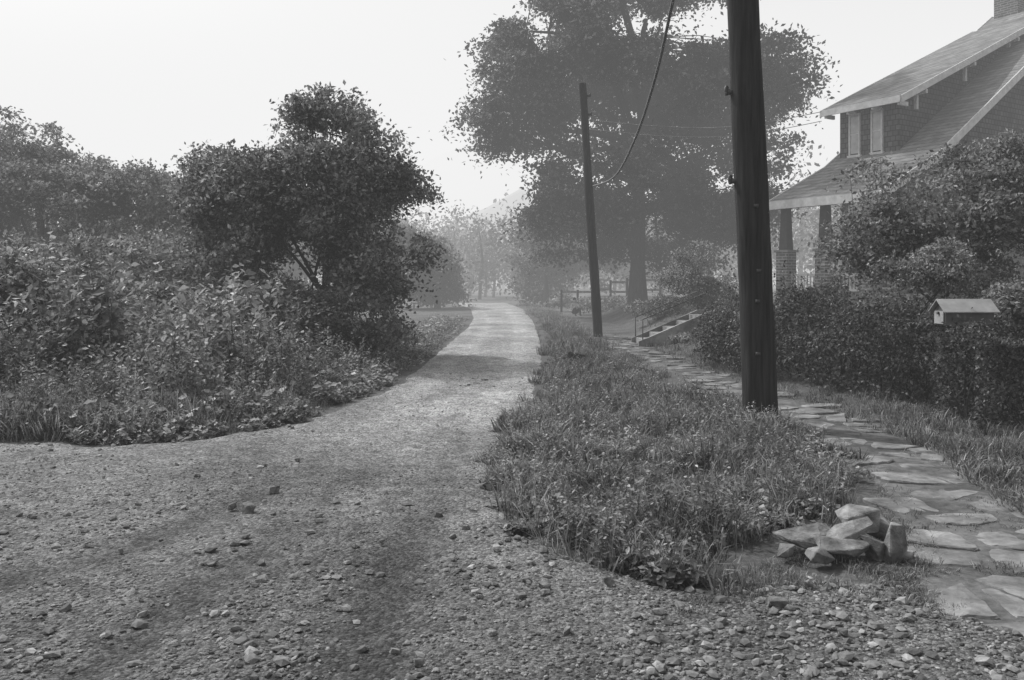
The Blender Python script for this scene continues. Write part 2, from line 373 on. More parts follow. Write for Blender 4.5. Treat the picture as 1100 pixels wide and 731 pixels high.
# ---------------- grass
def blade_tmpl(n,spread,seed,h=1.0,w=.03):
    r=np.random.default_rng(seed);V=[];Fc=[]
    for i in range(n):
        a=r.uniform(0,6.28);d=np.array([math.cos(a),math.sin(a),0]);s=np.array([-d[1],d[0],0])
        b=np.array([*r.normal(0,spread,2),0]);hh=h*r.uniform(.4,1.1);le=r.uniform(.1,.95)*hh
        p1=b+d*le*.35+np.array([0,0,hh*.6]);p2=b+d*le+np.array([0,0,hh*r.uniform(.6,.95)])
        k=len(V);V+=[b-s*w,b+s*w,p1+s*w*.8,p1-s*w*.8,p2];Fc+=[(k,k+1,k+2),(k,k+2,k+3),(k+3,k+2,k+4)]
    return np.array(V),np.array(Fc)
def weed_tmpl(seed,nl=14,leaf=.2,h=1.0,wf=.3):
    r=np.random.default_rng(seed);bend=r.normal(0,.12,2)
    def st(t): return np.array([bend[0]*t*t,bend[1]*t*t,h*t])
    V=[];Fc=[];w=.01
    for a in (0,1.57):
        s=np.array([math.cos(a)*w,math.sin(a)*w,0]);k=len(V)
        V+=[st(0)-s,st(0)+s,st(.5)+s,st(.5)-s,st(1)];Fc+=[(k,k+1,k+2),(k,k+2,k+3),(k+3,k+2,k+4)]
    for i in range(nl):
        t=.12+.88*(i+.5)/nl;a=i*2.4+r.normal(0,.3);el=r.uniform(-.5,.8)
        d=np.array([math.cos(a)*math.cos(el),math.sin(a)*math.cos(el),math.sin(el)]);s=np.array([-math.sin(a),math.cos(a),r.normal(0,.4)])
        L=leaf*r.uniform(.7,1.2)*(1.15-.6*t);b=st(t);k=len(V)
        nrm=np.cross(d,s);V+=[b,b+d*L*.5+s*L*wf-nrm*L*.06,b+d*L+np.array([0,0,-.25*L]),b+d*L*.5-s*L*wf-nrm*L*.06]
        Fc+=[(k,k+1,k+2),(k,k+2,k+3)]
    return np.array(V),np.array(Fc)
def rnd_in(P,n,persp=True):
    P=np.asarray(P);x0,y0=P.min(0);x1,y1=P.max(0)
    xs=[];ys=[];t=0
    while t<n:
        x=rng.uniform(x0,x1,n*2)
        y=1/rng.uniform(1/y1,1/y0,n*2) if persp else rng.uniform(y0,y1,n*2)
        k=in_poly(x,y,P);xs.append(x[k]);ys.append(y[k]);t+=k.sum()
        if len(xs)>60: break
    return np.concatenate(xs)[:n],np.concatenate(ys)[:n]
GT=[blade_tmpl(9,.2,s) for s in range(6)]
GS=[blade_tmpl(7,.1,s+50,1,.012) for s in range(4)]
WT=[weed_tmpl(s,22,.17,1,.26) for s in range(7)]
WB=[weed_tmpl(s+20,12,.5,.8,.3) for s in range(5)]
def plant(acc,T,x,y,h,mat,hs=1.0,tilt=.15):
    idx=rng.integers(0,len(T),len(x));z=hgt(x,y)-.01
    for j in range(len(T)):
        q=idx==j
        if q.sum()==0: continue
        P=np.stack([x,y,z],1)[q];hh=h[q] if np.ndim(h) else np.full(q.sum(),h)
        scatter(acc,T[j][0],T[j][1],P,yaw(len(P),tilt),np.stack([hh*hs,hh*hs,hh],1),mat)
VP=[(552,327),(572,345),(578,362),(579,380),(573,410),(556,440),(524,470),(500,500),(492,530),(518,578),(580,615),(670,645),(760,655),(810,620),(850,592),(900,585),(960,570),(955,535),(930,500),(880,470),(830,448),(760,420),(700,395),(665,372),(610,340),(575,327)]
VERGE=[gp(*q) for q in VP]
A=Acc()
x,y=rnd_in(VERGE,36000);sd=sdist(x,y,VERGE);nz=fbm(x*1.7,y*1.7);n2=fbm(x*4+40,y*4);near=ss((8-y)/3)
k=(1.3*n2+1.5*nz+1.6*ss(sd/.85)-.9*(.45+.6*near)>.06);x,y,sd,nz,n2=x[k],y[k],sd[k],nz[k],n2[k]
h=(.045+.09*ss(sd/.7)+.20*np.clip(nz,-.5,.7)+.09*n2)*rng.uniform(.4,1.5,len(x));h=np.maximum(h,.025)
plant(A,GT,x,y,h,M_grass,.9,.35)
x,y=rnd_in(VERGE,1800);sd=sdist(x,y,VERGE);k=(sd>.2);plant(A,GS,x[k],y[k],rng.uniform(.15,.36,k.sum()),M_grass,.9,.3)
x,y=rnd_in(VERGE,10500);sd=sdist(x,y,VERGE);k=(fbm(x*2.5+9,y*2.5)>0.02)&(sd>.25+.4*fbm(x*4,y*4))&(y<18);x,y=x[k],y[k]
plant(A,WB,x,y,rng.uniform(.05,.17,len(x)),M_weed,1.0,.35)
x,y=rnd_in(VERGE,3000);sd=sdist(x,y,VERGE);k=(sd>.3)&(fbm(x*1.7,y*1.7)>-.1);x,y=x[k],y[k]
plant(A,WT,x,y,rng.uniform(.12,.36,len(x)),M_weed,.95,.3)
A.build('roadside_grass')
A=Acc()
LAWN=[gp(*q) for q in [(1300,640),(1110,560),(1040,520),(1020,495),(960,470),(880,440),(790,412),(720,385),(690,372),(700,350),(640,335)]]+[(9,40),(14,30),(14,5)]
x,y=rnd_in(LAWN,42000);k=(fbm(x*1.5,y*1.5)>-.45)&(x<y*.64+.4);x,y=x[k][:24000],y[k][:24000];h=np.where(y<9.3,.09,.07)*rng.uniform(.4,1.6,len(x))*(1+.03*y)*(1+.8*fbm(x*2,y*2))
plant(A,GT,x,y,h,M_grass,1.0,.25)
x,y=rnd_in(PATH,7500);sd=sdist(x,y,PATH);k=(fbm(x*2.5,y*2.5)+.35*ss(y/12-.3)-.6*ss(sd/.35)>-.22);x,y=x[k],y[k];plant(A,GT,x,y,rng.uniform(.02,.07,len(x)),M_grass,1.2,.3)
x,y=rnd_in([gp(*q) for q in [(680,665),(760,640),(840,600),(900,560),(985,550),(1010,600),(1000,640),(1040,690),(900,670)]],1800);k=fbm(x*3,y*3)>.02;plant(A,GT,x[k],y[k],rng.uniform(.02,.09,k.sum()),M_grass,1.,.3)
A.build('lawn_grass')
BANK=[(-14,7.1)]+[gp(*q) for q in [(0,477),(130,481),(240,471),(330,455),(400,427),(440,405),(472,378),(500,352),(506,342)]]+[(-3.2,31),(-3.2,20),(-16,20)]
A=Acc()
x,y=rnd_in(BANK,20000);sd=sdist(x,y,BANK);nz=fbm(x*1.6,y*1.6);k=(sd<1.1+1.2*nz)&(sd>.08-.3*fbm(x*4,y*4));x,y,sd,nz=x[k],y[k],sd[k],nz[k]
lft=ss((-x-2.6)/1.2)
plant(A,GT,x,y,(.05+(.09+.12*lft)*ss(sd/.5))*(1+1.0*nz)*rng.uniform(.5,1.4,len(x)),M_grass,.8,.3)
x,y=rnd_in(BANK,16000);sd=sdist(x,y,BANK);k=(sd<2.0)&(sd>.15)&(fbm(x*1.2,y*1.2+3)+.3*ss((-x-3)/2)>-.05);plant(A,GS,x[k],y[k],(rng.uniform(.15,.55,k.sum())*(.5+.5*ss(sd[k]/.6)))*np.where(x[k]>-2.6,.5,1),M_grass,.8,.3)
x,y=rnd_in(BANK,15000);sd=sdist(x,y,BANK);k=(sd<1.8)&(sd>.05)&(fbm(x*2+4,y*2)>-.15);x,y,sd=x[k],y[k],sd[k];plant(A,WB,x,y,rng.uniform(.06,.2,len(x))*(1+1.2*ss(sd/.8)),M_weed,1.0,.3)
A.build('tall_grass')
A=Acc()
x,y=rnd_in(BANK,9500);sd=sdist(x,y,BANK);k=(sd>.35+.6*fbm(x*2,y*2))&(fbm(x*1.0+3,y*1.0)>-.45);x,y,sd=x[k],y[k],sd[k]
h=(.28+1.05*ss((sd-.1)/3.0))*(1+.9*fbm(x*.9,y*.9))*rng.uniform(.6,1.2,len(x))
h=np.where(x>-2.2,np.minimum(h,.6),h)
plant(A,WT,x,y,np.maximum(h,.2),M_weed,.75,.16)
A.build('weeds')
# ---------------- trees & shrubs
def E(u,v,y,ru,rv,ry=None):
    return (px(u,v,y),(ru*y/F,(ry if ry else ru*y/F),rv*y/F))
b=px(350,385,17)
tree('leafy_tree',(b[0],17,0),[E(345,185,17,84,78),E(405,250,17,62,80),E(262,225,17.4,66,62),E(395,325,16.6,48,62),E(310,300,17,90,60),E(430,205,17,28,30),E(350,125,17,38,22),E(230,180,17.4,30,24)],1000,95,.105,.42,.11,px(350,170,17),M_leafL,11,16,thr=-.07)
tree('leafy_tree',(-10.3,25,0.3),[E(165,210,25,58,68),E(130,250,24,60,60),E(215,215,25,40,45)],440,110,.13,.5,.12,px(160,180,25),M_leafL,12,12)
tree('leafy_tree',(-14,25,.4),[E(40,200,25,75,72),E(-10,170,25,50,60),E(75,240,24,60,60),E(-60,230,25,60,90)],560,110,.13,.5,.14,px(40,160,25),M_leafL,13,14)
tree('shrub',(-8.5,19,.3),[E(120,290,19,130,42),E(250,300,19,60,45),E(20,290,18,90,45),E(-60,290,18,90,60)],560,90,.105,.4,.05,px(140,270,19),M_leafL,14,14)
tree('shrub',(-6.2,13,0),[E(40,315,13,70,45),E(-30,330,12.5,70,60),E(150,330,14,70,26)],300,80,.085,.3,.04,px(40,320,13),M_leafL,15,10)
tree('shrub',(-4.0,14.2,0),[E(330,345,14.5,60,38),E(390,370,14.5,38,34),E(270,350,13.5,50,34)],240,80,.085,.28,.04,px(330,350,14.4),M_leaf,16,10)
W=34
tree('walnut_tree',(px(685,0,W)[0],W,.3),[E(690,60,W,120,90,4.2),E(590,60,W,72,60,3.4),E(790,110,W,80,85,3.0),E(660,190,W,85,58,3.6),E(770,215,W,66,50,3.0),E(560,130,W,58,42,2.5),E(525,172,W-.5,34,26,1.3),E(620,245,W,55,45,2.5),E(700,270,W,75,30,2.5),E(700,-30,W,110,50,3.5),E(570,25,W,45,35,2.5),E(610,285,W,40,25,1.8)],2200,90,.19,.8,.34,px(690,20,W),M_leaf,21,30,thr=-.14)
tree('leafy_tree',(px(585,0,50)[0],50,0),[E(590,270,50,38,45),E(575,300,48,25,22),E(640,250,50,30,60)],300,80,.22,.8,.18,px(590,240,50),M_leaf,22,10)
tree('leafy_tree',(px(470,0,44)[0],44,0),[E(470,292,44,28,32),E(440,275,44,30,45),E(495,310,46,16,12)],260,80,.2,.7,.15,px(465,270,44),M_leaf,23,10)
def canopy(name,y0,y1,x0,x1,n,hmin,hmax,leaf,seed,lp=420):
    r=np.random.default_rng(seed);A=Acc()
    for i in range(n):
        x=r.uniform(x0,x1);y=r.uniform(y0,y1);h=r.uniform(hmin,hmax)
        R=h*r.uniform(.28,.42);z0=float(hgt(x,y))
        tube(A,[(x,y,z0),(x+.2,y,z0+h*.5),(x,y,z0+h*.8)],[h*.022,h*.016,h*.006],M_bark,5)
        nb=12;bc=np.array([x,y,z0+h*.48])+r.normal(size=(nb,3))*np.array([R*.5,R*.5,h*.2])
        q=bc[r.integers(0,nb,lp)];P=q+np.clip(r.normal(size=(lp,3)),-1.8,1.8)*R*.24
        P=P[P[:,2]>z0+.2]
        scatter(A,LEAF_V,LEAF_F,P,orient(len(P),.6,r),leaf*r.uniform(.6,1.3,len(P)),M_leaf)
    return A.build(name)
canopy('distant_trees',62,100,-14,16,60,4,8,.36,31,900)
canopy('distant_trees',36,65,-45,-9,60,4.0,6.0,.24,32,1100)
canopy('distant_trees',45,90,9,50,40,6,11,.38,33,700)
canopy('distant_trees',110,170,-60,60,90,8,13,.7,34,450)
def hillmat():
    m,nt,p,o=mat_new('wooded_hillside')
    n=noise_node(nt,.12,8,.7);nt.links.new(ramp(nt,n,[(.3,.08),(.7,.16)]),p.inputs['Base Color']);p.inputs['Roughness'].default_value=1
    bump(nt,p,n,1,3);return m
def hz(x,y):
    u=x/y*F+550
    t=np.interp(u,[-600,0,250,400,450,520,600,700,830,900,1000,1300,1800],[22,22,34,46,60,78,96,106,104,98,88,76,60])*1.45
    ridge=ss((y-320)/340)
    w=np.interp(u,[-600,300,420,500,560,640,1800],[4,6,12,22,30,26,22])*ss((y-170)/60)
    return np.maximum(t*ridge,w)+fbm(x*.03,y*.03)*7*ss((y-180)/60)+fbm(x*.2,y*.2,3)*2.4*ss((y-170)/40)-3
grid('hills',np.linspace(-700,700,280),np.linspace(165,800,150),hz,hillmat())
tree('small_tree',(7.2,14,.4),[E(1000,225,14,95,62),E(1075,190,14,50,45),E(930,255,13.6,50,42),E(1090,270,13.5,60,50),E(1010,285,13.5,80,30),E(925,305,13.4,26,24)],560,80,.08,.32,.07,px(1010,230,14),M_leafL,41,18,thr=-.05)
tree('shrub',(5.6,11.8,.2),[E(985,315,11.8,52,42),E(950,345,11.8,32,28),E(1010,285,12,34,26)],230,80,.055,.2,.03,px(985,320,11.8),M_leafL,42,10)
tree('shrub',(px(1100,0,10.3)[0],10.3,.1),[E(1110,310,10.3,40,45),E(1150,320,10.3,60,60),E(1085,345,10.3,26,24)],200,70,.06,.2,.03,px(1110,330,10.3),M_leafL,43,8)
tree('shrub',(px(750,0,24)[0],24,.5),[E(750,295,24,36,32),E(732,308,24,24,20),E(770,318,24,24,22)],170,90,.08,.3,.04,px(750,300,24),M_leafL,44,8)
tree('shrub',(px(845,0,21)[0],21,.5),[E(845,328,21,26,20),E(820,338,20,30,20),E(785,340,20,26,16)],200,80,.08,.28,.03,px(845,330,21),M_leafD,45,8)
tree('shrub',(px(705,0,25)[0],25,.4),[E(715,330,25,20,12),E(690,335,25,22,10)],110,70,.08,.25,.03,px(705,335,25),M_leafL,46,6)
tree('shrub',(px(650,0,34)[0],36,.2),[E(650,332,36,38,12),E(600,322,40,20,8)],130,60,.12,.35,.03,px(650,335,36),M_leafL,47,6)
tree('shrub',(px(722,0,18.6)[0],18.6,.1),[E(735,368,18.6,20,9),E(712,372,18.4,12,6)],70,60,.06,.16,.02,px(730,368,18.6),M_leafL,48,5)
def hedge(name,path,wd,ht,n,leaf,seed,mat,spr=.06,wob=.14):
    r=np.random.default_rng(seed);A=Acc();path=np.array(path,float)
    seg=np.linalg.norm(np.diff(path[:,:2],axis=0),axis=1);cum=np.concatenate([[0],np.cumsum(seg)])
    def at(s):
        x=np.interp(s,cum,path[:,0]);y=np.interp(s,cum,path[:,1]);d=np.stack([np.interp(s+.1,cum,path[:,0])-np.interp(s-.1,cum,path[:,0]),np.interp(s+.1,cum,path[:,1])-np.interp(s-.1,cum,path[:,1])],-1)
        d/=np.linalg.norm(d,axis=-1,keepdims=True);return x,y,d
    s=r.uniform(0,cum[-1],n);x,y,d=at(s)
    H_=np.interp(s,cum,path[:,2])*ht*(1+wob*fbm(s*1.6,s*0+seed,4))
    th=r.uniform(0,1,n);side=r.choice([-1,1],n)
    topm=r.random(n)<.33
    w=np.where(topm,r.uniform(-1,1,n),side)*wd/2*(1+2.2*wob*fbm(s*2,th*3))
    z=np.where(topm,1.0,th)*H_
    w=w*np.where(topm,1,np.clip(1.05-.35*np.abs(z/H_-.45)**1.5*1.5,0,1.1))
    w+=r.normal(0,spr,n);z+=r.normal(0,spr*.8,n)
    sh=(vnoise(s*9,s*0+3)>.18)&topm;z=np.where(sh,z+np.abs(r.normal(0,wob*.7,n)),z)
    P=np.stack([x-d[:,1]*w,y+d[:,0]*w,hgt(x,y)+np.maximum(z,.03)],1)
    scatter(A,LEAF_V,LEAF_F,P,orient(n,.5,r),leaf*r.uniform(.6,1.3,n),mat)
    for q in np.arange(.1,cum[-1],.22):
        a,b_,_=at(np.array([q]));a=float(a[0]);b_=float(b_[0]);z0=float(hgt(a,b_))
        for t in range(3):
            tube(A,[(a,b_,z0-.02),(a+r.normal(0,.05),b_+r.normal(0,.05),z0+.3),(a+r.normal(0,.16),b_+r.normal(0,.16),z0+ht*.85)],[.014,.01,.004],M_bark,4,False)
    return A.build(name)
hedge('hedge',[(4.3,16.2,.6),(3.8,14.8,.85),(3.95,12.9,1),(4.85,10.6,1.15),(5.6,9.6,1.05)],.75,.9,38000,.055,51,M_leafD,.085,.36)
hedge('hedge',[(4.65,8.75,1),(5.6,8.9,1),(7.2,9.1,1)],.6,.86,24000,.048,52,M_leafD,.035,.12)
hedge('hedge',[(6.6,16.5,1),(5.4,16.9,.8)],.9,.8,7000,.06,53,M_leafD,.09,.3)
# ---------------- utility poles
def upole(name,bx,by,bz,tx,tz,r0,r1,mat,hard,plates=True):
    A=Acc();n=24;r=np.random.default_rng(int(by))
    P=[(bx+(tx-bx)*t+.006*math.sin(t*9),by,bz-.2+(tz-bz+.2)*t) for t in np.linspace(0,1,n)]
    tube(A,P,[r0+(r1-r0)*t+.004*r.normal() for t in np.linspace(0,1,n)],mat,24)
    def cx_(z): return bx+(tx-bx)*(z-bz)/(tz-bz)
    for (z,sx) in hard:
        c=cx_(z);A.box((c+sx*(r1)*.9,by-.03,z-.03),(c+sx*(r1+.08),by+.03,z+.02),M_metald)
        xx=c+sx*(r1+.09);tube(A,[(xx,by,z-.04),(xx,by,z),(xx,by,z+.04),(xx,by,z+.06)],[.015,.025,.025,.015],M_metald,10)
    if plates:
        for z in (.75,1.3,1.62,2.3):
            c=cx_(z)+r.uniform(-.06,.06);A.box((c-.022,by-r0-.004,z),(c+.022,by-r0+.03,z+.035),M_metald)
    return A.build(name,True)
x1,y1=gp(818,456)
upole('utility_pole',x1,y1,0,x1-.36,8.6,.19,.135,M_pole,[(3.55,-1),(2.6,-1),(7.9,1),(7.4,-1)])
upole('utility_pole',*gp(643,363),0,px(625.5,90,gp(643,363)[1])[0],px(0,90,gp(643,363)[1])[2],.13,.1,M_pole2,[(6.4,1),(5.9,1),(4.05,1)],False)
upole('utility_pole',1.9,46,0,px(584,182,46)[0],px(0,182,46)[2],.14,.1,M_pole2,[(7.0,1)],False)
yb=gp(643,363)[1];xp=px(630,150,yb)[0]
def wire(name,pts,r,mat,parent=None):
    A=Acc();pts=np.array(pts,float);n=len(pts)
    t=np.linspace(0,n-1,40);P=[]
    for q in t:
        i=min(int(q),n-2);f=q-i;p0=pts[max(i-1,0)];p1=pts[i];p2=pts[i+1];p3=pts[min(i+2,n-1)]
        P.append(.5*((2*p1)+(-p0+p2)*f+(2*p0-5*p1+4*p2-p3)*f*f+(-p0+3*p1-3*p2+p3)*f**3))
    tube(A,P,r,mat,6);return A.build(name,True)
wire('telephone_cable',[(px(636,203,yb)[0],yb,4.0),(px(660,190,18.5)[0],18.5,px(0,190,18.5)[2]),(px(682,150,15)[0],15,px(0,150,15)[2]),(px(705,80,12.2)[0],12.2,px(0,80,12.2)[2]),(px(730,-30,10.3)[0],10.3,px(0,-30,10.3)[2]),(2.45,9.2,7.4)],.022,M_cable2)
hp=(9.9,26.8,6.9)
for zz,v2 in ((5.75,0),(5.5,-.3)):
    a=np.array((xp+.1,yb,zz));b2=np.array((hp[0],hp[1],hp[2]+v2));m=(a+b2)/2-np.array((0,0,.35))
    wire('power_line',[a,(a+m)/2-np.array((0,0,.06)),m,(b2+m)/2-np.array((0,0,.06)),b2],.011,M_conc)
wire('power_line',[(xp+.05,yb,6.4),(2.0,34,5.9),(px(584,190,46)[0],46,7.1)],.008,M_cable)
# ---------------- house
house=bpy.data.objects.new('shingled_house',None);bpy.context.scene.collection.objects.link(house)
house.location=(9.29*1.3,26,1.55*(1-1.3));house.scale=(1.3,1.3,1.3);house.rotation_euler=(0,0,math.radians(32.75))
def brickmat(name,c1,c2,mortar,bw,bh,ms,b=.5,off=.5):
    m,nt,p,o=mat_new(name)
    tc=N(nt,'ShaderNodeTexCoord');sx=N(nt,'ShaderNodeSeparateXYZ');nt.links.new(tc.outputs['Object'],sx.inputs[0])
    a=mul(nt,sx.outputs['X'],sx.outputs['Y'],'ADD');cb=N(nt,'ShaderNodeCombineXYZ');nt.links.new(a,cb.inputs[0]);nt.links.new(sx.outputs['Z'],cb.inputs[1])
    t=N(nt,'ShaderNodeTexBrick');t.inputs['Color1'].default_value=(c1,)*3+(1,);t.inputs['Color2'].default_value=(c2,)*3+(1,);t.inputs['Mortar'].default_value=(mortar,)*3+(1,)
    t.inputs['Scale'].default_value=1;t.inputs['Brick Width'].default_value=bw;t.inputs['Row Height'].default_value=bh;t.inputs['Mortar Size'].default_value=ms;t.offset=off
    nt.links.new(cb.outputs[0],t.inputs['Vector'])
    bwn=N(nt,'ShaderNodeRGBToBW');nt.links.new(t.outputs['Color'],bwn.inputs[0])
    c=mul(nt,bwn.outputs[0],ramp(nt,noise_node(nt,3,6),[(.3,.65),(.7,1.2)]))
    nt.links.new(c,p.inputs['Base Color']);p.inputs['Roughness'].default_value=.9;p.inputs['Specular IOR Level'].default_value=.1
    bump(nt,p,c,b,.03);return m
M_shing=brickmat('wall_shingles',.06,.12,.012,.14,.13,.012)
M_brick=brickmat('brick',.08,.15,.28,.2,.07,.012)
M_roof=brickmat('roof_shingles',.17,.27,.10,.25,.1,.008)
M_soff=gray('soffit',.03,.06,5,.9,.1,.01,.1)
M_glass=gray('pale_glass',.25,.5,2.5,.1,0,.01,.6)  # glossy panes in a pale mottled gray
def prism(acc,prof,t0,t1,mat,capmat=None):
    n=len(prof);V=[(s,t0,z) for s,z in prof]+[(s,t1,z) for s,z in prof]
    acc.add(V,[(i,(i+1)%n,(i+1)%n+n,i+n) for i in range(n)],mat)
    from mathutils.geometry import tessellate_polygon
    tr=tessellate_polygon([[Vector((s,z,0)) for s,z in prof]])
    acc.add(V,[tuple(q) for q in tr],capmat or mat);acc.add(V,[tuple(n+i for i in q) for q in tr],capmat or mat)
RP=[(-2.24,3.42),(0,4.45),(8.2,9.75),(17.6,3.9)]
def zr(s): return float(np.interp(s,[p[0] for p in RP],[p[1] for p in RP]))
TN,TF_=-.9,2.12
A=Acc();prism(A,[(.25,.3),(.25,zr(.25)-.14),(8.2,9.6),(16.9,zr(16.9)-.14),(16.9,.3)],-.55,1.8,M_shing)
A.build('walls',parent=house)
A=Acc();prism(A,RP+[(s,z-.10) for s,z in RP[::-1]],TN,TF_,M_roof,M_white);A.build('main_roof',parent=house)
A=Acc()
for t in (TN-.035,TF_+.002):
    prism(A,[(s,z+.02) for s,z in RP[:3]]+[(s,z-.20) for s,z in RP[:3][::-1]],t,t+.033,M_white)
A.box((-2.29,TN,3.24),(-2.245,TF_,3.44),M_white)
A.build('fascia',parent=house)
DE=5.93
def zd(s): return DE+.445*s
A=Acc()
prism(A,[(0,DE),(7.3,zd(7.3)),(7.3,zd(7.3)-.09),(0,DE-.09)],0.0,2.24,M_roof,M_white);A.build('dormer_roof',parent=house)
A=Acc()
for t in (-.033,2.243): prism(A,[(-.02,DE+.01),(7.3,zd(7.3)+.01),(7.3,zd(7.3)-.16),(-.02,DE-.17)],t,t+.03,M_white)
A.box((-.05,0,DE-.15),(-.003,2.24,DE+.01),M_white);A.build('dormer_fascia',parent=house)
A=Acc();prism(A,[(.38,4.5),(.38,zd(.38)-.1),(6.9,zd(6.9)-.1),(6.9,8.7)],.3,1.95,M_shing);A.build('dormer_walls',parent=house)
A=Acc()
for tc_ in (.87,1.5):
    a,b2=tc_-.16,tc_+.16;z0,z1=4.72,5.78
    A.box((.345,a+.035,z0+.04),(.365,b2-.035,z1-.04),M_glass)
    for q in ((a,z0,a+.04,z1),(b2-.04,z0,b2,z1)): A.box((.32,q[0],q[1]),(.378,q[2],q[3]),M_white)
    A.box((.315,a+.04,z1-.05),(.378,b2-.04,z1),M_white);A.box((.30,a-.03,z0-.06),(.378,b2+.03,z0),M_white);A.box((.335,a+.04,5.24),(.37,b2-.04,5.27),M_white)
A.build('dormer_windows',parent=house)
A=Acc()
for s in (1.0,3.2,5.4):
    A.box((s,-.02,zd(s)-.26),(s+.08,.3,zd(s)-.16),M_white)
    prism(A,[(s,zd(s)-.62),(s+.08,zd(s)-.62),(s+.08,zd(s)-.26),(s,zd(s)-.26)],.22,.297,M_white)
for t in (.05,.75,1.45,2.1): A.box((.02,t,DE-.2),(.377,t+.06,DE-.1),M_white)
A.build('eave_brackets',parent=house)
A=Acc();A.box((7.95,1.25,8.6),(8.65,1.95,10.9),M_brick);A.box((7.9,1.2,10.9),(8.7,2.0,11.02),M_conc);A.build('chimney',parent=house)
A=Acc()
for s0 in (2.6,6.0):
    A.box((s0,-.60,1.9),(s0+.8,-.553,3.3),M_white);A.box((s0+.07,-.61,1.98),(s0+.73,-.603,2.58),M_glass);A.box((s0+.07,-.61,2.64),(s0+.73,-.603,3.22),M_glass)
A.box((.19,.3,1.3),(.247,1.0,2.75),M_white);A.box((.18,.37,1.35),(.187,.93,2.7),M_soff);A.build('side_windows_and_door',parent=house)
A=Acc();A.box((-1.98,-.6,.3),(.245,1.98,1.12),M_brick);A.box((-2.05,-.67,1.12),(.24,2.05,1.2),M_conc)
for t in (-.45,.72,1.85):
    top=2.2 if t>-.4 else 2.0
    A.box((-2.03,t-.17,.5),(-1.7,t+.17,top),M_brick)
    A.box((-2.07,t-.21,top),(-1.66,t+.21,top+.06),M_conc)
    v=[]
    for z,w_ in ((top+.06,.12),(3.28,.085)): v+=[(-1.865-w_,t-w_,z),(-1.865+w_,t-w_,z),(-1.865+w_,t+w_,z),(-1.865-w_,t+w_,z)]
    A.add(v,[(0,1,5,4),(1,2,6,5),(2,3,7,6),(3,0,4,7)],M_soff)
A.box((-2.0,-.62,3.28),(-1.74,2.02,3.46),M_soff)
prism(A,[(-1.74,3.46),(.24,3.46),(.24,4.2),(-1.74,3.52)],-.6,-.5,M_shing)
for t0,t1 in ((-.28,.55),(.89,1.68)):
    A.box((-1.9,t0,1.62),(-1.83,t1,1.68),M_white);A.box((-1.89,t0,1.27),(-1.84,t1,1.32),M_white)
    for t in np.arange(t0+.05,t1,.09): A.box((-1.88,t,1.32),(-1.85,t+.035,1.62),M_white)
A.build('porch',parent=house)
A=Acc()
for i in range(5): A.box((-2.05-.22*(i+1),.85,.28),(-2.05-.22*i-.002,1.6,1.12-.16*i-.02),M_conc)
A.build('porch_steps',parent=house)
# ---------------- garden steps
A=Acc();x0,y0=px(690,0,19.3)[0],19.3
for i in range(5):
    A.box((x0+.32*i,y0,-.1),(x0+.32*(i+1)-.002 if i<4 else x0+2.4,y0+1.0,.14*(i+1)),M_conc)
for yy in (y0-.13,y0+1.01):
    prism(A,[(x0-.1,-.1),(x0-.1,.12),(x0+.1,.2),(x0+1.5,.80),(x0+1.8,.80),(x0+1.8,-.1)],yy,yy+.12,M_conc)
for yy in (y0-.07,y0+1.07):
    tube(A,[(x0+.0,yy,.1),(x0+.0,yy,.62),(x0+1.5,yy,1.25),(x0+1.5,yy,.8)],[.015]*4,M_metald,6)
A.build('garden_steps')
# ---------------- mailbox
A=Acc();mx,my=5.12,9.5;z0=1.03;Ln=.27;w=.13
prof=[(-w,z0),(w,z0),(w,z0+.17),(0,z0+.27),(-w,z0+.17)]
V=[(mx-Ln,my+a,b_) for a,b_ in prof]+[(mx+Ln,my+a,b_) for a,b_ in prof]
A.add(V,[(0,1,6,5),(1,2,7,6),(2,3,8,7),(3,4,9,8),(4,0,5,9)],M_metalb)
A.add(V,[(0,1,2),(0,2,4),(2,3,4),(5,6,7),(5,7,9),(7,8,9)],M_metald)
for sg in (-1,1):
    a0=(my,z0+.295);a1=(my+sg*(w+.05),z0+.155)
    V=[]
    for xx in (mx-Ln-.04,mx+Ln+.04): V+=[(xx,a0[0],a0[1]),(xx,a1[0],a1[1]),(xx,a1[0],a1[1]-.012),(xx,a0[0],a0[1]-.012)]
    A.add(V,[(0,1,5,4),(1,2,6,5),(2,3,7,6),(0,1,2,3),(4,5,6,7)],M_metal)
A.box((mx-Ln-.012,my-.1,z0+.015),(mx-Ln-.002,my+.1,z0+.16),M_metal);A.box((mx-Ln-.03,my-.015,z0+.12),(mx-Ln-.012,my+.015,z0+.15),M_metald)
A.box((mx-.2,my-.145,z0+.05),(mx-.02,my-.132,z0+.09),M_metald)
A.box((mx-.2,my-.1,z0-.03),(mx+.2,my+.1,z0-.001),M_pole2)
A.box((mx-.05,my-.05,-.1),(mx+.05,my+.05,z0-.03),M_pole2)
tube(A,[(mx+.04,my,z0-.3),(mx+.18,my,z0-.03)],[.02,.02],M_pole2,6)
A.build('mailbox')
# ---------------- fence
A=Acc()
for i in range(7):
    x=2.3+.75*i;yy=39-.1*i;z=float(hgt(x,yy));A.box((x-.05,yy-.05,z-.1),(x+.05,yy+.05,z+1.05),M_pole2)
    if i<6:
        for zz in (.45,.9): A.box((x+.05,yy-.03,z+zz),(x+.70,yy+.02,z+zz+.1),M_conc)
A.build('wooden_fence')
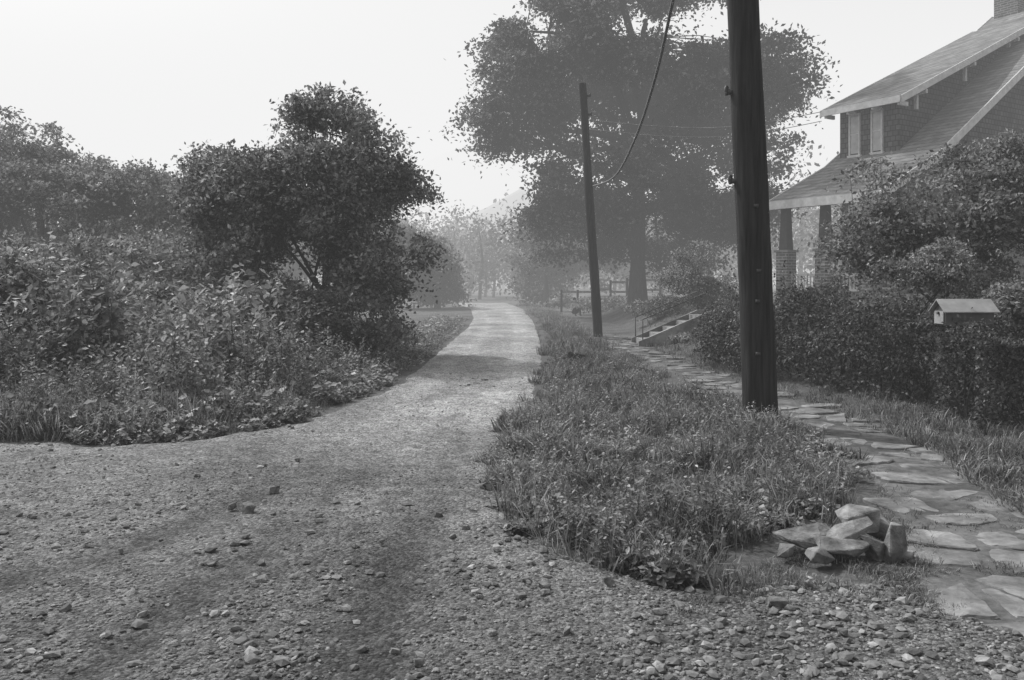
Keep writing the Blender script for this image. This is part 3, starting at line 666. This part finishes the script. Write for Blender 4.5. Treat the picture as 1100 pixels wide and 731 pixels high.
# ---------------- seated children far along the path
M_skin=gray('skin',.35,.42,5,.6,0);M_cloth=gray('light_cloth',.5,.65,6,.9,.1);M_cloth2=gray('dark_cloth',.03,.06,6,.9,.1);M_hair=gray('hair',.02,.05,20,.8,0)
def child(x,y,z,rot,shirt):
    root=bpy.data.objects.new('seated_child',None);bpy.context.scene.collection.objects.link(root);root.location=(x,y,z);root.rotation_euler=(0,0,rot)
    def skin(name,verts,edges,rad,mat,rootidx=0):
        me=bpy.data.meshes.new(name);me.from_pydata(verts,edges,[]);o=bpy.data.objects.new(name,me);bpy.context.scene.collection.objects.link(o);o.parent=root
        o.modifiers.new('s','SKIN')
        for i,r_ in enumerate(rad): me.skin_vertices[0].data[i].radius=(r_,r_)
        me.skin_vertices[0].data[rootidx].use_root=True
        o.modifiers.new('d','SUBSURF').levels=2;o.modifiers['d'].render_levels=2;me.materials.append(mat)
        return o
    skin('torso',[(0,0,.18),(0,-.02,.32),(0,-.03,.46),(-.13,-.04,.47),(.13,-.04,.47),(-.17,-.12,.34),(.17,-.12,.34),(0,-.03,.53)],[(0,1),(1,2),(2,3),(2,4),(3,5),(4,6),(2,7)],[.11,.105,.09,.045,.045,.035,.035,.035],shirt)
    skin('legs',[(0,0,.16),(-.08,-.06,.17),(-.10,-.32,.34),(-.10,-.36,.06),(-.10,-.46,.04),(.08,-.06,.17),(.11,-.32,.33),(.11,-.38,.06),(.11,-.48,.04)],[(0,1),(1,2),(2,3),(3,4),(0,5),(5,6),(6,7),(7,8)],[.1,.075,.05,.035,.03,.075,.05,.035,.03],M_cloth2)
    skin('arm_left',[(-.17,-.12,.34),(-.10,-.28,.36),(-.05,-.33,.37)],[(0,1),(1,2)],[.032,.025,.03],M_skin)
    skin('arm_right',[(.17,-.12,.34),(.11,-.28,.35),(.06,-.33,.36)],[(0,1),(1,2)],[.032,.025,.03],M_skin)
    skin('head',[(0,-.03,.52),(0,-.04,.60),(0,-.04,.68),(0,-.14,.615)],[(0,1),(1,2),(1,3)],[.04,.085,.075,.012],M_skin)
    skin('hair',[(0,-.005,.62),(0,-.01,.70),(0,-.07,.735)],[(0,1),(1,2)],[.085,.085,.06],M_hair)
child(px(617,0,34)[0],34,.05,.3,M_cloth);child(px(597,0,44)[0],44,.02,-.4,M_cloth)
# ---------------- haze
def hazebox(a,b,DEN,LA):
    A=Acc();A.box(a,b,M_white);h_=A.build('haze')
    m=bpy.data.materials.new('glowing_haze');m.use_nodes=True;nt=m.node_tree;nt.nodes.remove(nt.nodes['Principled BSDF'])
    v=N(nt,'ShaderNodeVolumeAbsorption');v.inputs['Color'].default_value=(0,0,0,1);v.inputs['Density'].default_value=DEN
    e=N(nt,'ShaderNodeEmission');e.inputs['Color'].default_value=(1,1,1,1);e.inputs['Strength'].default_value=DEN*LA  # air itself glows, standing in for daylight scattered by the haze
    ad=N(nt,'ShaderNodeAddShader');nt.links.new(v.outputs[0],ad.inputs[0]);nt.links.new(e.outputs[0],ad.inputs[1])
    nt.links.new(ad.outputs[0],nt.nodes['Material Output'].inputs['Volume']);h_.data.materials.clear();h_.data.materials.append(m)
hazebox((-900,-150,-8),(900,1000,55),.0020,.90)
hazebox((-890,18,-7.5),(890,995,80),.0040,.90)
hazebox((-880,175,-7),(880,990,170),.0030,.92)
# ---------------- light
el,az=math.radians(47),math.radians(-46)
w=bpy.data.worlds.new('World');bpy.context.scene.world=w;w.use_nodes=True;nt=w.node_tree
sky=N(nt,'ShaderNodeTexSky');sky.sky_type='NISHITA';sky.sun_disc=False;sky.sun_elevation=el;sky.sun_rotation=az;sky.dust_density=8;sky.air_density=1.5;sky.ozone_density=1
bw=N(nt,'ShaderNodeRGBToBW');nt.links.new(sky.outputs[0],bw.inputs[0]);bg=nt.nodes['Background'];nt.links.new(bw.outputs[0],bg.inputs[0]);bg.inputs[1].default_value=.15
sd=bpy.data.lights.new('sun','SUN');sd.energy=5.0;sd.angle=math.radians(1.5);sd.color=(1,1,1)
so=bpy.data.objects.new('sun',sd);bpy.context.scene.collection.objects.link(so)
d=Vector((math.sin(az)*math.cos(el),math.cos(az)*math.cos(el),math.sin(el)));so.rotation_euler=d.to_track_quat('Z','Y').to_euler();so.location=d*50
cam=bpy.data.cameras.new('camera');co=bpy.data.objects.new('camera',cam);bpy.context.scene.collection.objects.link(co)
co.location=(0,0,H);co.rotation_euler=(math.radians(90),0,0);cam.sensor_width=36;cam.lens=36*F/1100;cam.shift_y=-(365.5-HV)/1100;cam.clip_end=3000
bpy.context.scene.camera=co
bpy.context.scene.view_settings.view_transform='Standard';bpy.context.scene.view_settings.look='None'
